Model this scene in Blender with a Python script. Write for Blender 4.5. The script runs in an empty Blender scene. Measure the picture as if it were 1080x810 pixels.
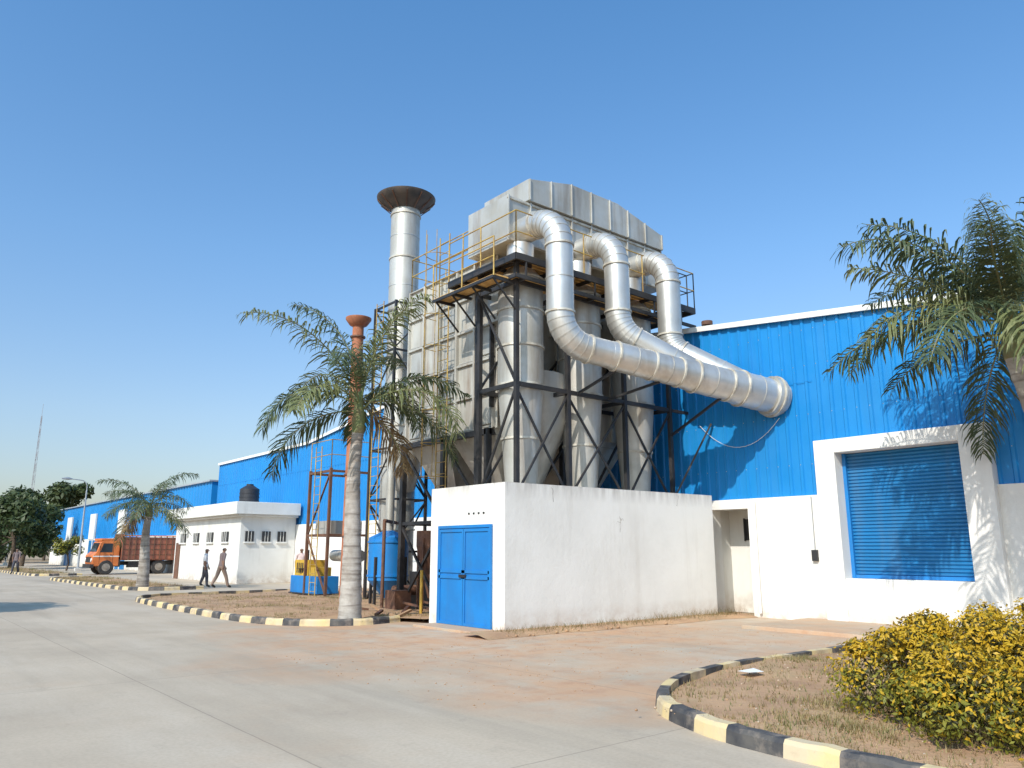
import bpy, bmesh, math, random
from mathutils import Vector as V, Matrix
R=random.Random(7)
sc=bpy.context.scene
pi=math.pi
# ------------------------------------------------------------------ materials
def NN(nt,t,**k):
    n=nt.nodes.new(t)
    for a,b in k.items(): setattr(n,a,b)
    return n
def ramp(nt,fac,a,b,ca=(0,0,0,1),cb=(1,1,1,1)):
    r=NN(nt,'ShaderNodeValToRGB'); r.color_ramp.elements[0].position=a; r.color_ramp.elements[1].position=b
    r.color_ramp.elements[0].color=ca; r.color_ramp.elements[1].color=cb
    nt.links.new(fac,r.inputs[0]); return r.outputs[0]
def noise(nt,vec,scale,detail=4,rough=.6,mscale=None):
    if mscale:
        m=NN(nt,'ShaderNodeMapping'); m.inputs['Scale'].default_value=mscale
        nt.links.new(vec,m.inputs[0]); vec=m.outputs[0]
    n=NN(nt,'ShaderNodeTexNoise'); n.inputs['Scale'].default_value=scale; n.inputs['Detail'].default_value=detail
    n.inputs['Roughness'].default_value=rough; nt.links.new(vec,n.inputs['Vector']); return n.outputs['Fac']
def mix(nt,fac,a,b,mode='MIX'):
    m=NN(nt,'ShaderNodeMix',data_type='RGBA',blend_type=mode)
    for s,i in ((fac,0),(a,6),(b,7)):
        if isinstance(s,(int,float)): m.inputs[i].default_value=s
        elif isinstance(s,tuple): m.inputs[i].default_value=(s+(1,))[:4]
        else: nt.links.new(s,m.inputs[i])
    return m.outputs[2]
def math_(nt,op,a,b=None,clamp=False):
    m=NN(nt,'ShaderNodeMath',operation=op,use_clamp=clamp)
    for i,s in enumerate((a,b)):
        if s is None: continue
        if isinstance(s,(int,float)): m.inputs[i].default_value=s
        else: nt.links.new(s,m.inputs[i])
    return m.outputs[0]
def base(name):
    m=bpy.data.materials.new(name); m.use_nodes=True; nt=m.node_tree
    return m,nt,nt.nodes['Principled BSDF'],NN(nt,'ShaderNodeTexCoord').outputs['Object']
def bump(nt,p,h,s,d=.02):
    b=NN(nt,'ShaderNodeBump'); b.inputs['Strength'].default_value=s; b.inputs['Distance'].default_value=d
    nt.links.new(h,b.inputs['Height']); nt.links.new(b.outputs[0],p.inputs['Normal'])
def mat(name,c1,c2=None,scale=1.5,rough=.6,metal=0.,bmp=.15,bsc=30,dirt=None,damt=.5,lo=.4,hi=.62,dsc=(2.5,2.5,.25),dlo=.5,dhi=.75,spec=.5,zdirt=None,ztop=None):
    m,nt,p,co=base(name)
    c2=c2 or tuple(x*.82 for x in c1)
    col=mix(nt,ramp(nt,noise(nt,co,scale),lo,hi),c1,c2)
    if dirt:
        f=ramp(nt,noise(nt,co,1.,5,.65,dsc),dlo,dhi)
        f=math_(nt,'MULTIPLY',f,damt)
        col=mix(nt,f,col,dirt)
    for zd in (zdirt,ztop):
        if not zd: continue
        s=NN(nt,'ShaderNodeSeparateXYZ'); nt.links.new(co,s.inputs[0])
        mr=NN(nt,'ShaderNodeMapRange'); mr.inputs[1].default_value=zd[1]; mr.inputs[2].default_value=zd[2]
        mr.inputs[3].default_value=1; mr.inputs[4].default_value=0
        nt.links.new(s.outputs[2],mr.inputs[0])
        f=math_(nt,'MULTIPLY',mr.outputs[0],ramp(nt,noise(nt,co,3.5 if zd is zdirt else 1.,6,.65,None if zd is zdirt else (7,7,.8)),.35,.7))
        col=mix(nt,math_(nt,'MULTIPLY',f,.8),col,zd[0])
    nt.links.new(col,p.inputs['Base Color'])
    r=ramp(nt,noise(nt,co,scale*4,2),.3,.7,(rough*.8,)*3+(1,),(min(1,rough*1.2),)*3+(1,))
    nt.links.new(r,p.inputs['Roughness']); p.inputs['Metallic'].default_value=metal
    p.inputs['Specular IOR Level'].default_value=spec
    if bmp: bump(nt,p,noise(nt,co,bsc,3),bmp)
    return m
def leafmat(name,c1,c2,scale=2.,rough=.5,trans=.25):
    m,nt,p,co=base(name)
    col=mix(nt,ramp(nt,noise(nt,co,scale,2),.38,.62),c1,c2)
    col=mix(nt,ramp(nt,noise(nt,co,scale*9,1),.4,.8),col,tuple(x*.6 for x in c1))
    nt.links.new(col,p.inputs['Base Color']); p.inputs['Roughness'].default_value=rough
    p.inputs['Specular IOR Level'].default_value=.35
    t=NN(nt,'ShaderNodeBsdfTranslucent'); nt.links.new(col,t.inputs[0])
    ms=NN(nt,'ShaderNodeMixShader'); ms.inputs[0].default_value=trans
    nt.links.new(p.outputs[0],ms.inputs[1]); nt.links.new(t.outputs[0],ms.inputs[2])
    nt.links.new(ms.outputs[0],nt.nodes['Material Output'].inputs[0]); return m
M={}
M['white']=mat('white_wall_paint',(.79,.765,.715),(.72,.695,.645),.8,.8,dirt=(.45,.40,.33),damt=.3,dlo=.52,dhi=.8,bmp=.25,bsc=12,zdirt=((.42,.28,.18),0,.42))
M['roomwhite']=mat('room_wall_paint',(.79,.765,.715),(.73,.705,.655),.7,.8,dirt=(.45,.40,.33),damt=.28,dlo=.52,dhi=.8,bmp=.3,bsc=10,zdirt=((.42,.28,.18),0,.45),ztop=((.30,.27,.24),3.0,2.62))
M['whiteclean']=mat('white_trim_paint',(.79,.77,.725),(.74,.72,.675),.8,.7,dirt=(.5,.46,.4),damt=.25)
M['hutwhite']=mat('hut_wall_paint',(.74,.72,.67),(.66,.64,.59),.5,.8,dirt=(.38,.34,.29),damt=.35,zdirt=((.35,.25,.17),0,.6))
M['blue']=mat('blue_steel_sheet',(.010,.205,.52),(.014,.235,.57),.35,.42,bmp=.05,bsc=3,dirt=(.03,.17,.40),damt=.4,dsc=(1.5,1.5,.12),spec=.4)
M['bluedoor']=mat('blue_door_paint',(.010,.20,.54),(.012,.165,.45),1.2,.45,dirt=(.06,.13,.24),damt=.45,bmp=.1,bsc=8)
M['shutter']=mat('blue_shutter_paint',(.010,.175,.42),(.012,.15,.35),.9,.5,dirt=(.10,.20,.32),damt=.45,bmp=.1)
M['roof']=mat('roof_sheet',(.5,.52,.54),None,.5,.5,metal=.4)
M['silver']=mat('silver_painted_steel',(.66,.64,.60),(.54,.525,.49),1.3,.40,metal=.65,dirt=(.33,.27,.20),damt=.55,bmp=.10,bsc=4,dlo=.52,dhi=.78)
M['silver2']=mat('weathered_steel',(.55,.535,.49),(.43,.41,.36),.9,.48,metal=.4,dirt=(.20,.13,.08),damt=.6,bmp=.15,bsc=4,dlo=.5,dhi=.74)
M['panel']=mat('baghouse_panel_steel',(.55,.53,.475),(.42,.40,.35),.8,.55,metal=.2,dirt=(.24,.15,.09),damt=.7,bmp=.1,bsc=4,dlo=.47,dhi=.7)
M['seam']=mat('duct_flange',(.64,.60,.51),(.42,.37,.30),4,.5,metal=.3)
M['steel']=mat('black_steel_frame',(.022,.022,.024),(.038,.034,.033),2,.5,bmp=.05)
M['rust']=mat('rusty_steel',(.17,.075,.04),(.10,.05,.035),2,.8,dirt=(.30,.18,.11),damt=.4)
M['terra']=mat('rusty_red_chimney',(.46,.17,.08),(.30,.10,.05),1.5,.75,dirt=(.2,.1,.06),damt=.5)
M['yel']=mat('yellow_rail_paint',(.50,.34,.09),(.30,.18,.06),3,.55)
M['plank']=mat('platform_grating',(.78,.47,.16),(.52,.30,.10),2,.7)
M['darkcap']=mat('sooty_steel',(.045,.038,.034),(.09,.065,.05),2,.6)
M['dark']=mat('dark_opening',(.02,.02,.022),(.03,.03,.03),2,.5,bmp=0)
M['crack']=mat('plaster_crack',(.20,.16,.13),(.30,.25,.21),9,.9,bmp=0)
M['glass']=mat('dark_glass',(.03,.04,.05),(.02,.025,.03),2,.1,bmp=0)
M['kyel']=mat('kerb_yellow_paint',(.66,.50,.24),(.56,.45,.30),2.5,.8,dirt=(.33,.25,.18),damt=.9,dsc=(3,3,3))
M['kblk']=mat('kerb_black_paint',(.035,.035,.04),(.10,.09,.08),3,.7,dirt=(.30,.24,.19),damt=.85,dsc=(4,4,4))
M['shaft']=mat('palm_crownshaft',(.16,.20,.07),(.22,.17,.08),4,.6)
M['bark']=mat('tree_bark',(.12,.085,.055),(.07,.05,.035),5,.9,bmp=.5)
M['frond']=leafmat('palm_leaf',(.075,.105,.048),(.12,.145,.065),2.5)
M['frond2']=leafmat('palm_leaf_bright',(.17,.195,.075),(.23,.235,.10),2.5)
M['dryf']=leafmat('dry_palm_leaf',(.30,.21,.10),(.20,.13,.07),2.5)
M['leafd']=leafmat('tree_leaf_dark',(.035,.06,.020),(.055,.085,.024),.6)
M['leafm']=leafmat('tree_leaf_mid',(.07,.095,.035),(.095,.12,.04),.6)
M['leafy']=leafmat('yellow_shrub_leaf',(.66,.40,.022),(.55,.37,.03),3.)
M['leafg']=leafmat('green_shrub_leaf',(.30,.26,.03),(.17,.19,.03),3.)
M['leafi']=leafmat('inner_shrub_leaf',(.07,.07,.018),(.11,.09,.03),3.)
M['grass']=leafmat('dry_grass_blade',(.42,.31,.15),(.30,.23,.10),2)
M['grassg']=leafmat('green_grass_blade',(.16,.18,.05),(.23,.21,.08),2)
M['orange']=mat('orange_truck_paint',(.70,.20,.05),(.55,.15,.04),2,.4,dirt=(.25,.12,.07),damt=.4)
M['redwood']=mat('red_cargo_body',(.36,.12,.065),(.24,.08,.05),3,.7,dirt=(.2,.12,.08),damt=.5)
M['tyre']=mat('tyre_rubber',(.03,.03,.03),(.06,.05,.045),5,.85)
M['hub']=mat('wheel_hub',(.35,.3,.25),None,5,.6,metal=.3)
M['tank']=mat('black_plastic_tank',(.03,.03,.035),None,2,.5)
M['skin']=mat('skin',(.24,.13,.085),(.20,.11,.07),8,.6,bmp=0)
M['hair']=mat('hair',(.012,.010,.010),None,8,.6,bmp=0)
for n,c in (('sh_white',(.80,.79,.78)),('sh_dark',(.17,.13,.13)),('sh_pink',(.68,.52,.48)),('pt_dark',(.06,.06,.075)),('pt_brown',(.26,.18,.14)),('shoe',(.03,.025,.02)),('pt_grey',(.18,.18,.19))):
    M[n]=mat('cloth_'+n,c,None,9,.9,bmp=.2)
M['genyel']=mat('yellow_machine_paint',(.62,.38,.04),None,3,.5,dirt=(.2,.13,.06),damt=.5)
M['mastw']=mat('mast_grey_paint',(.34,.30,.30),(.42,.40,.41),.2,.6)
M['pole']=mat('galvanised_pole',(.45,.46,.47),None,2,.45,metal=.5)
def trunkmat():
    m,nt,p,co=base('palm_trunk_bark')
    col=mix(nt,ramp(nt,noise(nt,co,3.5,6),.35,.65),(.46,.42,.37),(.28,.24,.20))
    z=noise(nt,co,1.,3,.5,(1.2,1.2,11))
    col=mix(nt,math_(nt,'MULTIPLY',ramp(nt,z,.5,.66),.65),col,(.13,.10,.08))
    nt.links.new(col,p.inputs['Base Color']); p.inputs['Roughness'].default_value=.9
    bump(nt,p,z,.6,.03); return m
M['trunk']=trunkmat()
def roadmat():
    m,nt,p,co=base('concrete_road_surface')
    s=NN(nt,'ShaderNodeSeparateXYZ'); nt.links.new(co,s.inputs[0]); X,Y=s.outputs[0],s.outputs[1]
    col=mix(nt,ramp(nt,noise(nt,co,.30,6),.38,.62),(.50,.405,.30),(.40,.32,.235))
    col=mix(nt,math_(nt,'MULTIPLY',ramp(nt,noise(nt,co,1.,6,.65,(.9,.22,1)),.46,.70),.6),col,(.545,.46,.36))
    col=mix(nt,math_(nt,'MULTIPLY',ramp(nt,noise(nt,co,28,4),.4,.7),.32),col,(.31,.25,.185))
    col=mix(nt,math_(nt,'MULTIPLY',ramp(nt,noise(nt,co,1.,5,.6,(1.1,.07,1)),.50,.68),.45),col,(.30,.25,.19))
    col=mix(nt,math_(nt,'MULTIPLY',ramp(nt,noise(nt,co,1.3,8,.8),.56,.72),.42),col,(.25,.20,.155))
    def blob(cx,cy,rx,ry):
        a=math_(nt,'DIVIDE',math_(nt,'SUBTRACT',X,cx),rx); b=math_(nt,'DIVIDE',math_(nt,'SUBTRACT',Y,cy),ry)
        d=math_(nt,'ADD',math_(nt,'MULTIPLY',a,a),math_(nt,'MULTIPLY',b,b))
        return math_(nt,'SUBTRACT',1.,d,True)
    b=math_(nt,'MAXIMUM',blob(9.8,11.,6.5,3.4),blob(7.8,13.5,3.,5.))
    b=math_(nt,'MAXIMUM',b,math_(nt,'MULTIPLY',blob(13.,8.2,7.,4.5),.6))
    b=math_(nt,'MAXIMUM',b,math_(nt,'MULTIPLY',blob(7.2,7.,2.4,2.6),.8))
    n=ramp(nt,noise(nt,co,.8,7,.7),.36,.6)
    f=math_(nt,'MULTIPLY',math_(nt,'POWER',b,.6),n)
    col=mix(nt,math_(nt,'MULTIPLY',f,.88),col,(.52,.29,.155))
    n2=math_(nt,'MULTIPLY',math_(nt,'POWER',b,1.2),ramp(nt,noise(nt,co,2.3,7,.75),.5,.62))
    col=mix(nt,math_(nt,'MULTIPLY',n2,.5),col,(.37,.18,.10))
    col=mix(nt,math_(nt,'MULTIPLY',ramp(nt,noise(nt,co,.5,7,.7),.54,.75),.4),col,(.46,.32,.21))
    def joint(c,per,off,w):
        q=math_(nt,'MODULO',math_(nt,'ADD',c,off+200*per),per); return math_(nt,'LESS_THAN',q,w)
    wob=math_(nt,'MULTIPLY',noise(nt,co,3,3),.02)
    j=math_(nt,'MAXIMUM',joint(math_(nt,'ADD',X,wob),4.2,1.3,.014),joint(math_(nt,'ADD',Y,wob),6.,1.2,.014))
    col=mix(nt,math_(nt,'MULTIPLY',j,.5),col,(.16,.13,.10))
    nt.links.new(col,p.inputs['Base Color']); p.inputs['Roughness'].default_value=.85
    bump(nt,p,noise(nt,co,60,4),.25,.01); return m
M['road']=roadmat()
M['soil']=mat('dry_soil',(.40,.27,.17),(.30,.22,.13),.5,.95,dirt=(.22,.21,.09),damt=.6,dsc=(.8,.8,.8),bmp=.6,bsc=12)
M['isoil']=mat('island_soil',(.46,.28,.155),(.35,.205,.115),1.2,.95,dirt=(.30,.24,.12),damt=.5,dsc=(1.6,1.6,1.6),bmp=.8,bsc=20)
# ------------------------------------------------------------------ builder
def empty(name,loc=(0,0,0)):
    e=bpy.data.objects.new(name,None); sc.collection.objects.link(e); e.empty_display_size=.2; return e
class B:
    def __init__(s,name,parent=None): s.n=name; s.par=parent; s.v=[]; s.f=[]; s.m=[]; s.sm=[]; s.mats=[]
    def mi(s,k):
        if k not in s.mats: s.mats.append(k)
        return s.mats.index(k)
    def add(s,vs,fs,k,smooth=False):
        o=len(s.v); s.v+= [tuple(x) for x in vs]; i=s.mi(k)
        for f in fs: s.f.append([o+a for a in f]); s.m.append(i); s.sm.append(smooth)
    def poly(s,pts,k): s.add(pts,[list(range(len(pts)))],k)
    def box(s,x0,x1,y0,y1,z0,z1,k):
        vs=[(x,y,z) for z in (z0,z1) for x,y in ((x0,y0),(x1,y0),(x1,y1),(x0,y1))]
        s.add(vs,[(3,2,1,0),(4,5,6,7),(0,1,5,4),(1,2,6,5),(2,3,7,6),(3,0,4,7)],k)
    def prism(s,pts,z0,z1,k,cap=True):
        n=len(pts); vs=[(p[0],p[1],z0) for p in pts]+[(p[0],p[1],z1) for p in pts]
        fs=[(i,(i+1)%n,n+(i+1)%n,n+i) for i in range(n)]
        if cap: fs+=[list(range(n,2*n)),list(range(n))[::-1]]
        s.add(vs,fs,k)
    def beam(s,p,q,w,h,k,up=(0,0,1)):
        p=V(p);q=V(q);d=(q-p).normalized(); up=V(up)
        if abs(d.dot(up))>.98: up=V((1,0,0))
        a=d.cross(up).normalized()*w/2; b=a.cross(d).normalized()*h/2
        vs=[c+i*a+j*b for c in (p,q) for i,j in ((-1,-1),(1,-1),(1,1),(-1,1))]
        s.add(vs,[(3,2,1,0),(4,5,6,7),(0,1,5,4),(1,2,6,5),(2,3,7,6),(3,0,4,7)],k)
    def tube(s,path,rad,k,n=16,caps=True):
        path=[V(p) for p in path]; m=len(path)
        if not isinstance(rad,(list,tuple)): rad=[rad]*m
        t=[(path[min(i+1,m-1)]-path[max(i-1,0)]).normalized() for i in range(m)]
        up=V((0,0,1)) if abs(t[0].z)<.9 else V((1,0,0)); a=t[0].cross(up).normalized(); vs=[]
        for i in range(m):
            a=(a-t[i]*a.dot(t[i])).normalized(); b=t[i].cross(a)
            for j in range(n):
                an=2*pi*j/n; vs.append(path[i]+(a*math.cos(an)+b*math.sin(an))*rad[i])
        fs=[(i*n+j,i*n+(j+1)%n,(i+1)*n+(j+1)%n,(i+1)*n+j) for i in range(m-1) for j in range(n)]
        s.add(vs,fs,k,True)
        if caps:
            s.add(vs[:n],[list(range(n))[::-1]],k); s.add(vs[-n:],[list(range(n))],k)
    def cyl(s,p,q,r0,k,r1=None,n=16,caps=True): s.tube([p,q],[r0,r0 if r1 is None else r1],k,n,caps)
    def ell(s,c,r,k,n=12,m=8):
        vs=[];c=V(c)
        for i in range(m+1):
            th=pi*i/m
            for j in range(n):
                ph=2*pi*j/n; vs.append((c.x+r[0]*math.sin(th)*math.cos(ph),c.y+r[1]*math.sin(th)*math.sin(ph),c.z+r[2]*math.cos(th)))
        s.add(vs,[(i*n+j,(i+1)*n+j,(i+1)*n+(j+1)%n,i*n+(j+1)%n) for i in range(m) for j in range(n)],k,True)
    def done(s,bevel=0):
        me=bpy.data.meshes.new(s.n); me.from_pydata(s.v,[],s.f)
        for k in s.mats: me.materials.append(M[k])
        me.polygons.foreach_set('material_index',s.m); me.polygons.foreach_set('use_smooth',s.sm); me.update()
        o=bpy.data.objects.new(s.n,me); sc.collection.objects.link(o)
        if s.par: o.parent=s.par
        if bevel:
            b=o.modifiers.new('bevel','BEVEL'); b.width=bevel; b.segments=2; b.limit_method='ANGLE'; b.angle_limit=.7
        return o
def rpath(pts,rs,seg=7):
    pts=[V(p) for p in pts]; out=[pts[0]]; seams=[]
    for i in range(1,len(pts)-1):
        p=pts[i]; d1=(p-pts[i-1]).normalized(); d2=(pts[i+1]-p).normalized(); th=d1.angle(d2); r=rs[i-1]
        t=r*math.tan(th/2); a=p-d1*t; c=a+((d2-d1*d2.dot(d1)).normalized())*r
        ax=(a-c).normalized()
        for j in range(seg+1):
            an=th*j/seg; out.append(c+ax*r*math.cos(an)+d1*r*math.sin(an)); seams.append(len(out)-1)
    out.append(pts[-1]); return out,seams
# ------------------------------------------------------------------ ground & roads
b=B('ground'); b.poly([(-900,-900,-.012),(1500,-900,-.012),(1500,1600,-.012),(-900,1600,-.012)],'soil'); b.done()
b=B('concrete_road'); b.poly([(-14,-30,0),(17.1,-30,0),(17.1,110,0),(-14,110,0)],'road'); b.done()
def smooth_path(pts,step=.15):
    pts=[V((p[0],p[1],0)) for p in pts]; out=[]
    P=[pts[0]*2-pts[1]]+pts+[pts[-1]*2-pts[-2]]
    for i in range(1,len(P)-2):
        n=max(2,int((P[i+1]-P[i]).length/step))
        for j in range(n):
            t=j/n; out.append(.5*((2*P[i])+(P[i+1]-P[i-1])*t+(2*P[i-1]-5*P[i]+4*P[i+1]-P[i+2])*t*t+(3*P[i]-P[i-1]-3*P[i+1]+P[i+2])*t**3))
    out.append(pts[-1]); return out
def kerb(name,pts,side,blk=.45,w=.15,h=.14):
    sp=smooth_path(pts,.15); b=B(name); acc=0; prof=[(0,-.01),(.015,h*.75),(.04,h),(w,h),(w,-.01)]
    rows=[]
    for i,p in enumerate(sp):
        t=(sp[min(i+1,len(sp)-1)]-sp[max(i-1,0)]).normalized(); nrm=V((-t.y,t.x,0))*side
        jit=R.uniform(-.006,.006)
        rows.append([p+nrm*(a+jit)+V((0,0,z+(jit if z>0 else 0))) for a,z in prof])
    nb=blk*R.uniform(.85,1.15); kk=0
    for i in range(len(rows)-1):
        acc+=(sp[i+1]-sp[i]).length
        if acc>nb: acc=0; kk=1-kk; nb=blk*R.uniform(.8,1.15)
        b.add(rows[i]+rows[i+1],[(j,j+1,5+j+1,5+j) for j in range(4)],('kyel','kblk')[kk])
    b.add(rows[0],[(0,1,2,3,4)],'kyel'); b.add(rows[-1],[(0,1,2,3,4)],'kyel')
    b.done(); return sp
def inside(p,poly):
    c=False; n=len(poly); j=n-1
    for i in range(n):
        xi,yi=poly[i][0],poly[i][1]; xj,yj=poly[j][0],poly[j][1]
        if (yi>p[1])!=(yj>p[1]) and p[0]<(xj-xi)*(p[1]-yi)/(yj-yi)+xi: c=not c
        j=i
    return c
def hgt(x,y): return .075+.02*math.sin(x*1.7+y*.6)+.018*math.sin(x*.8-y*2.1)+.01*math.sin(5*x+3.3*y)
def island(name,poly,ngrass,green=.3,hmin=.04,hmax=.12,rx=None,ry=None):
    xs=[p[0] for p in poly]; ys=[p[1] for p in poly]
    bm=bmesh.new(); bm.faces.new([bm.verts.new((p[0],p[1],0)) for p in poly])
    st=.4
    for ax,(lo,hi) in enumerate(((min(xs),max(xs)),(min(ys),max(ys)))):
        c=lo+st
        while c<hi:
            co=(c,0,0) if ax==0 else (0,c,0); no=(1,0,0) if ax==0 else (0,1,0)
            bmesh.ops.bisect_plane(bm,geom=bm.verts[:]+bm.edges[:]+bm.faces[:],plane_co=co,plane_no=no); c+=st
    for v in bm.verts: v.co.z=hgt(v.co.x,v.co.y)
    me=bpy.data.meshes.new(name); bm.to_mesh(me); bm.free(); me.materials.append(M['isoil'])
    for p in me.polygons: p.use_smooth=True
    o=bpy.data.objects.new(name,me); sc.collection.objects.link(o)
    g=B('grass'); x0,x1=rx or (min(xs),max(xs)); y0,y1=ry or (min(ys),max(ys))
    cl=[(R.uniform(x0,x1),R.uniform(y0,y1),R.uniform(.15,.5)) for _ in range(50)]
    n=0
    while n<ngrass:
        if R.random()<.75:
            c=R.choice(cl); x=R.gauss(c[0],c[2]); y=R.gauss(c[1],c[2])
        else: x=R.uniform(x0,x1); y=R.uniform(y0,y1)
        n+=1
        if not inside((x,y),poly): continue
        z=hgt(x,y)-.01; k='grassg' if R.random()<green else 'grass'
        for _ in range(3):
            an=R.uniform(0,2*pi); h=R.uniform(hmin,hmax); w=R.uniform(.003,.007); l=R.uniform(.2,.9)*h
            dx,dy=math.cos(an),math.sin(an); ox,oy=R.uniform(-.03,.03),R.uniform(-.03,.03)
            g.add([(x+ox-dy*w,y+oy+dx*w,z),(x+ox+dy*w,y+oy-dx*w,z),(x+ox+dx*l,y+oy+dy*l,z+h)],[(0,1,2)],k)
    g.done()
kp=[(16.9,6.45),(13,6.45),(10.5,6.47),(9.0,6.5),(7.6,6.2),(6.5,5.5),(5.95,4.5),(5.8,3.3),(5.8,1.5),(5.8,-4),(5.8,-12)]
sp=kerb('kerb',kp,1)
island('grass_verge',[(p.x+.05 if p.x<7 else p.x,p.y-.05 if p.y>5 else p.y) for p in sp[::3]]+[(16.9,-12)],16000,.28,.02,.08,(5.8,14),(1.,6.5))
b=B('pebbles')
for _ in range(420):
    x=R.uniform(6,12); y=R.uniform(2.5,6.3)
    if (x<7.6 and y>5.4): continue
    r=R.uniform(.006,.022); b.ell((x,y,hgt(x,y)),(r,r*.8,r*.6),'isoil' if R.random()<.6 else 'road',6,4)
for _ in range(500):
    x=R.uniform(5,14); y=R.uniform(6.6,12); r=R.uniform(.004,.016); b.ell((x,y,.003),(r,r*.8,r*.5),'isoil',5,3)
b.done()
kp=[(9.7,15.6),(8.6,15.45),(7.6,16.05),(7.0,17.4),(6.8,20),(6.85,25),(7.05,27.3),(7.7,28.4),(9.,28.8),(13,29)]
sp=kerb('kerb',kp,-1)
island('grass_verge',[(p.x+.08 if p.x<9 else p.x,p.y) for p in sp[::3]]+[(16,29),(16,14.9),(9.9,14.9)],4500,.2,.03,.09)
kp=[(11.3,33.6),(9.6,33.6),(8.7,34.5),(8.4,37),(8.2,48),(8.7,50),(10.5,50.5)]
sp=kerb('kerb',kp,-1)
island('grass_verge',[(p.x+.05,p.y) for p in sp[::3]]+[(11,50.5),(11.2,34)],2500,.25,.06,.16)
kp=[(11.3,56.6),(9.2,56.6),(8.6,57.5),(8.4,62),(8.2,80),(9,84)]
sp=kerb('kerb',kp,-1)
island('grass_verge',[(p.x+.05,p.y) for p in sp[::4]]+[(11,84),(11.2,57)],1500,.5,.08,.25)
b=B('soil_strip')
top=[(9.0+i*.5,11.9-.1*math.sin(i*1.3)-R.uniform(0,.14)-.02*i) for i in range(17)]
vs=[(x,y-.3,.004) for x,y in top]+[(x,y,.05+R.uniform(0,.03)) for x,y in top]+[(x,12.3,.06) for x,y in top]; n=len(top)
b.add(vs,[(i,i+1,n+i+1,n+i) for i in range(n-1)]+[(n+i,n+i+1,2*n+i+1,2*n+i) for i in range(n-1)],'isoil',True)
for _ in range(1500):
    x=R.uniform(9.6,17); y=11.9-.035*(x-9)+R.gauss(0,.12); h=R.uniform(.03,.16)*(1.5 if x>14 else 1); a=R.uniform(0,6.3); l=R.uniform(.2,.9)*h
    b.add([(x,y,.03),(x+.012,y,.03),(x+math.cos(a)*l,y+math.sin(a)*l,.03+h)],[(0,1,2)],'grass' if R.random()<.7 else 'grassg')
for _ in range(60):
    x=R.uniform(9.2,17); y=11.75-.035*(x-9)+R.gauss(0,.2); r=R.uniform(.015,.045); b.ell((x,y,.03),(r,r*.8,r*.6),'isoil',6,4)
b.done()
b=B('concrete_apron'); b.box(14.4,17.05,3.5,9.8,-.01,.07,'road'); b.done(.01)
# ------------------------------------------------------------------ warehouse
def corr(b,pts_yz,x,z0,k,per=.30,d=.035,ya=None,yb=None):
    def top(y):
        for (a,za),(c,zc) in zip(pts_yz,pts_yz[1:]):
            if a<=y<=c: return za+(zc-za)*(y-a)/(c-a)
        return pts_yz[-1][1]
    y=ya if ya is not None else pts_yz[0][0]; ye=yb if yb is not None else pts_yz[-1][0]; prof=[(0,0),(.62,0),(.70,-d),(.90,-d)]; cols=[]
    while y<ye:
        for a,dx in prof:
            if y+a*per<ye: cols.append((y+a*per,dx))
        y+=per
    cols.append((ye,0)); vs=[]
    for y,dx in cols: vs+=[(x+dx,y,z0),(x+dx,y,top(y))]
    b.add(vs,[(2*i,2*i+2,2*i+3,2*i+1) for i in range(len(cols)-1)],k)
W=empty('warehouse')
roofl=[(-16,8.66-.11*38),(22,8.66),(37,7.02),(50,7.0)]
XW=17.2
b=B('blue_wall_cladding',W)
corr(b,roofl,XW,2.83,'blue',ya=-16,yb=5.9); corr(b,roofl,XW,4.0,'blue',ya=5.9,yb=8.9); corr(b,roofl,XW,2.83,'blue',ya=8.9,yb=50)
b.box(XW-.042,XW-.036,9.3,50,5.6,5.612,'blue')
b.poly([(XW+.005,50,0),(60,50,0),(60,50,7),(XW+.005,50,7)],'blue')
b.poly([(XW+.005,-16,0),(60,-16,0),(60,-16,4.4),(XW+.005,-16,4.4)],'blue')
b.done()
b=B('cladding_screws',W)
for z in (3.6,4.8,6.0,6.9):
    y=2.25
    while y<16:
        if not(5.5<y<9.3 and z<4.15): b.ell((XW-.037,y,z),(.008,.012,.012),'silver2',5,3)
        y+=.3
b.done()
b=B('roof',W)
for (ya,za),(yb,zb) in zip(roofl,roofl[1:]):
    b.poly([(XW-.12,ya,za+.03),(60,ya,za+.03),(60,yb,zb+.03),(XW-.12,yb,zb+.03)],'roof')
    b.beam((XW-.10,ya,za-.03),(XW-.10,yb,zb-.03),.06,.14,'whiteclean')
b.done()
b=B('lower_wall',W); xf=XW-.14
for a,c in [(-16,5.56),(9.25,11.22),(12.35,50)]: b.box(xf,XW+.3,a,c,0,2.86,'white')
b.box(xf,XW+.3,11.22,12.35,2.62,2.86,'white')
b.box(XW+.9,XW+1.0,10.6,12.9,0,2.8,'hutwhite'); b.box(XW+.3,XW+.9,10.9,11.1,0,2.8,'hutwhite'); b.box(XW+.3,XW+.9,12.5,12.7,0,2.8,'hutwhite')
b.box(XW+.3,XW+.9,11.1,12.5,2.64,2.8,'hutwhite')
b.box(XW+.86,XW+.9,11.35,12.0,1.85,2.4,'dark')
b.done()
b=B('window_frame',W)
for y in (11.33,11.66,12.0): b.box(XW+.83,XW+.86,y-.02,y+.02,1.83,2.42,'steel')
b.done()
b=B('dock_portal',W); xp=16.9
b.box(xp,XW+.3,8.76,9.25,.0,4.10,'whiteclean'); b.box(xp,XW+.3,5.56,6.12,.0,4.10,'whiteclean')
b.box(xp,XW+.3,6.12,8.76,3.78,4.10,'whiteclean'); b.box(xp+.03,XW+.3,6.12,8.76,0,.98,'white')
b.done(.012)
b=B('roller_shutter',W); n=36; z0,z1=.98,3.78; vs=[]
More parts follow.
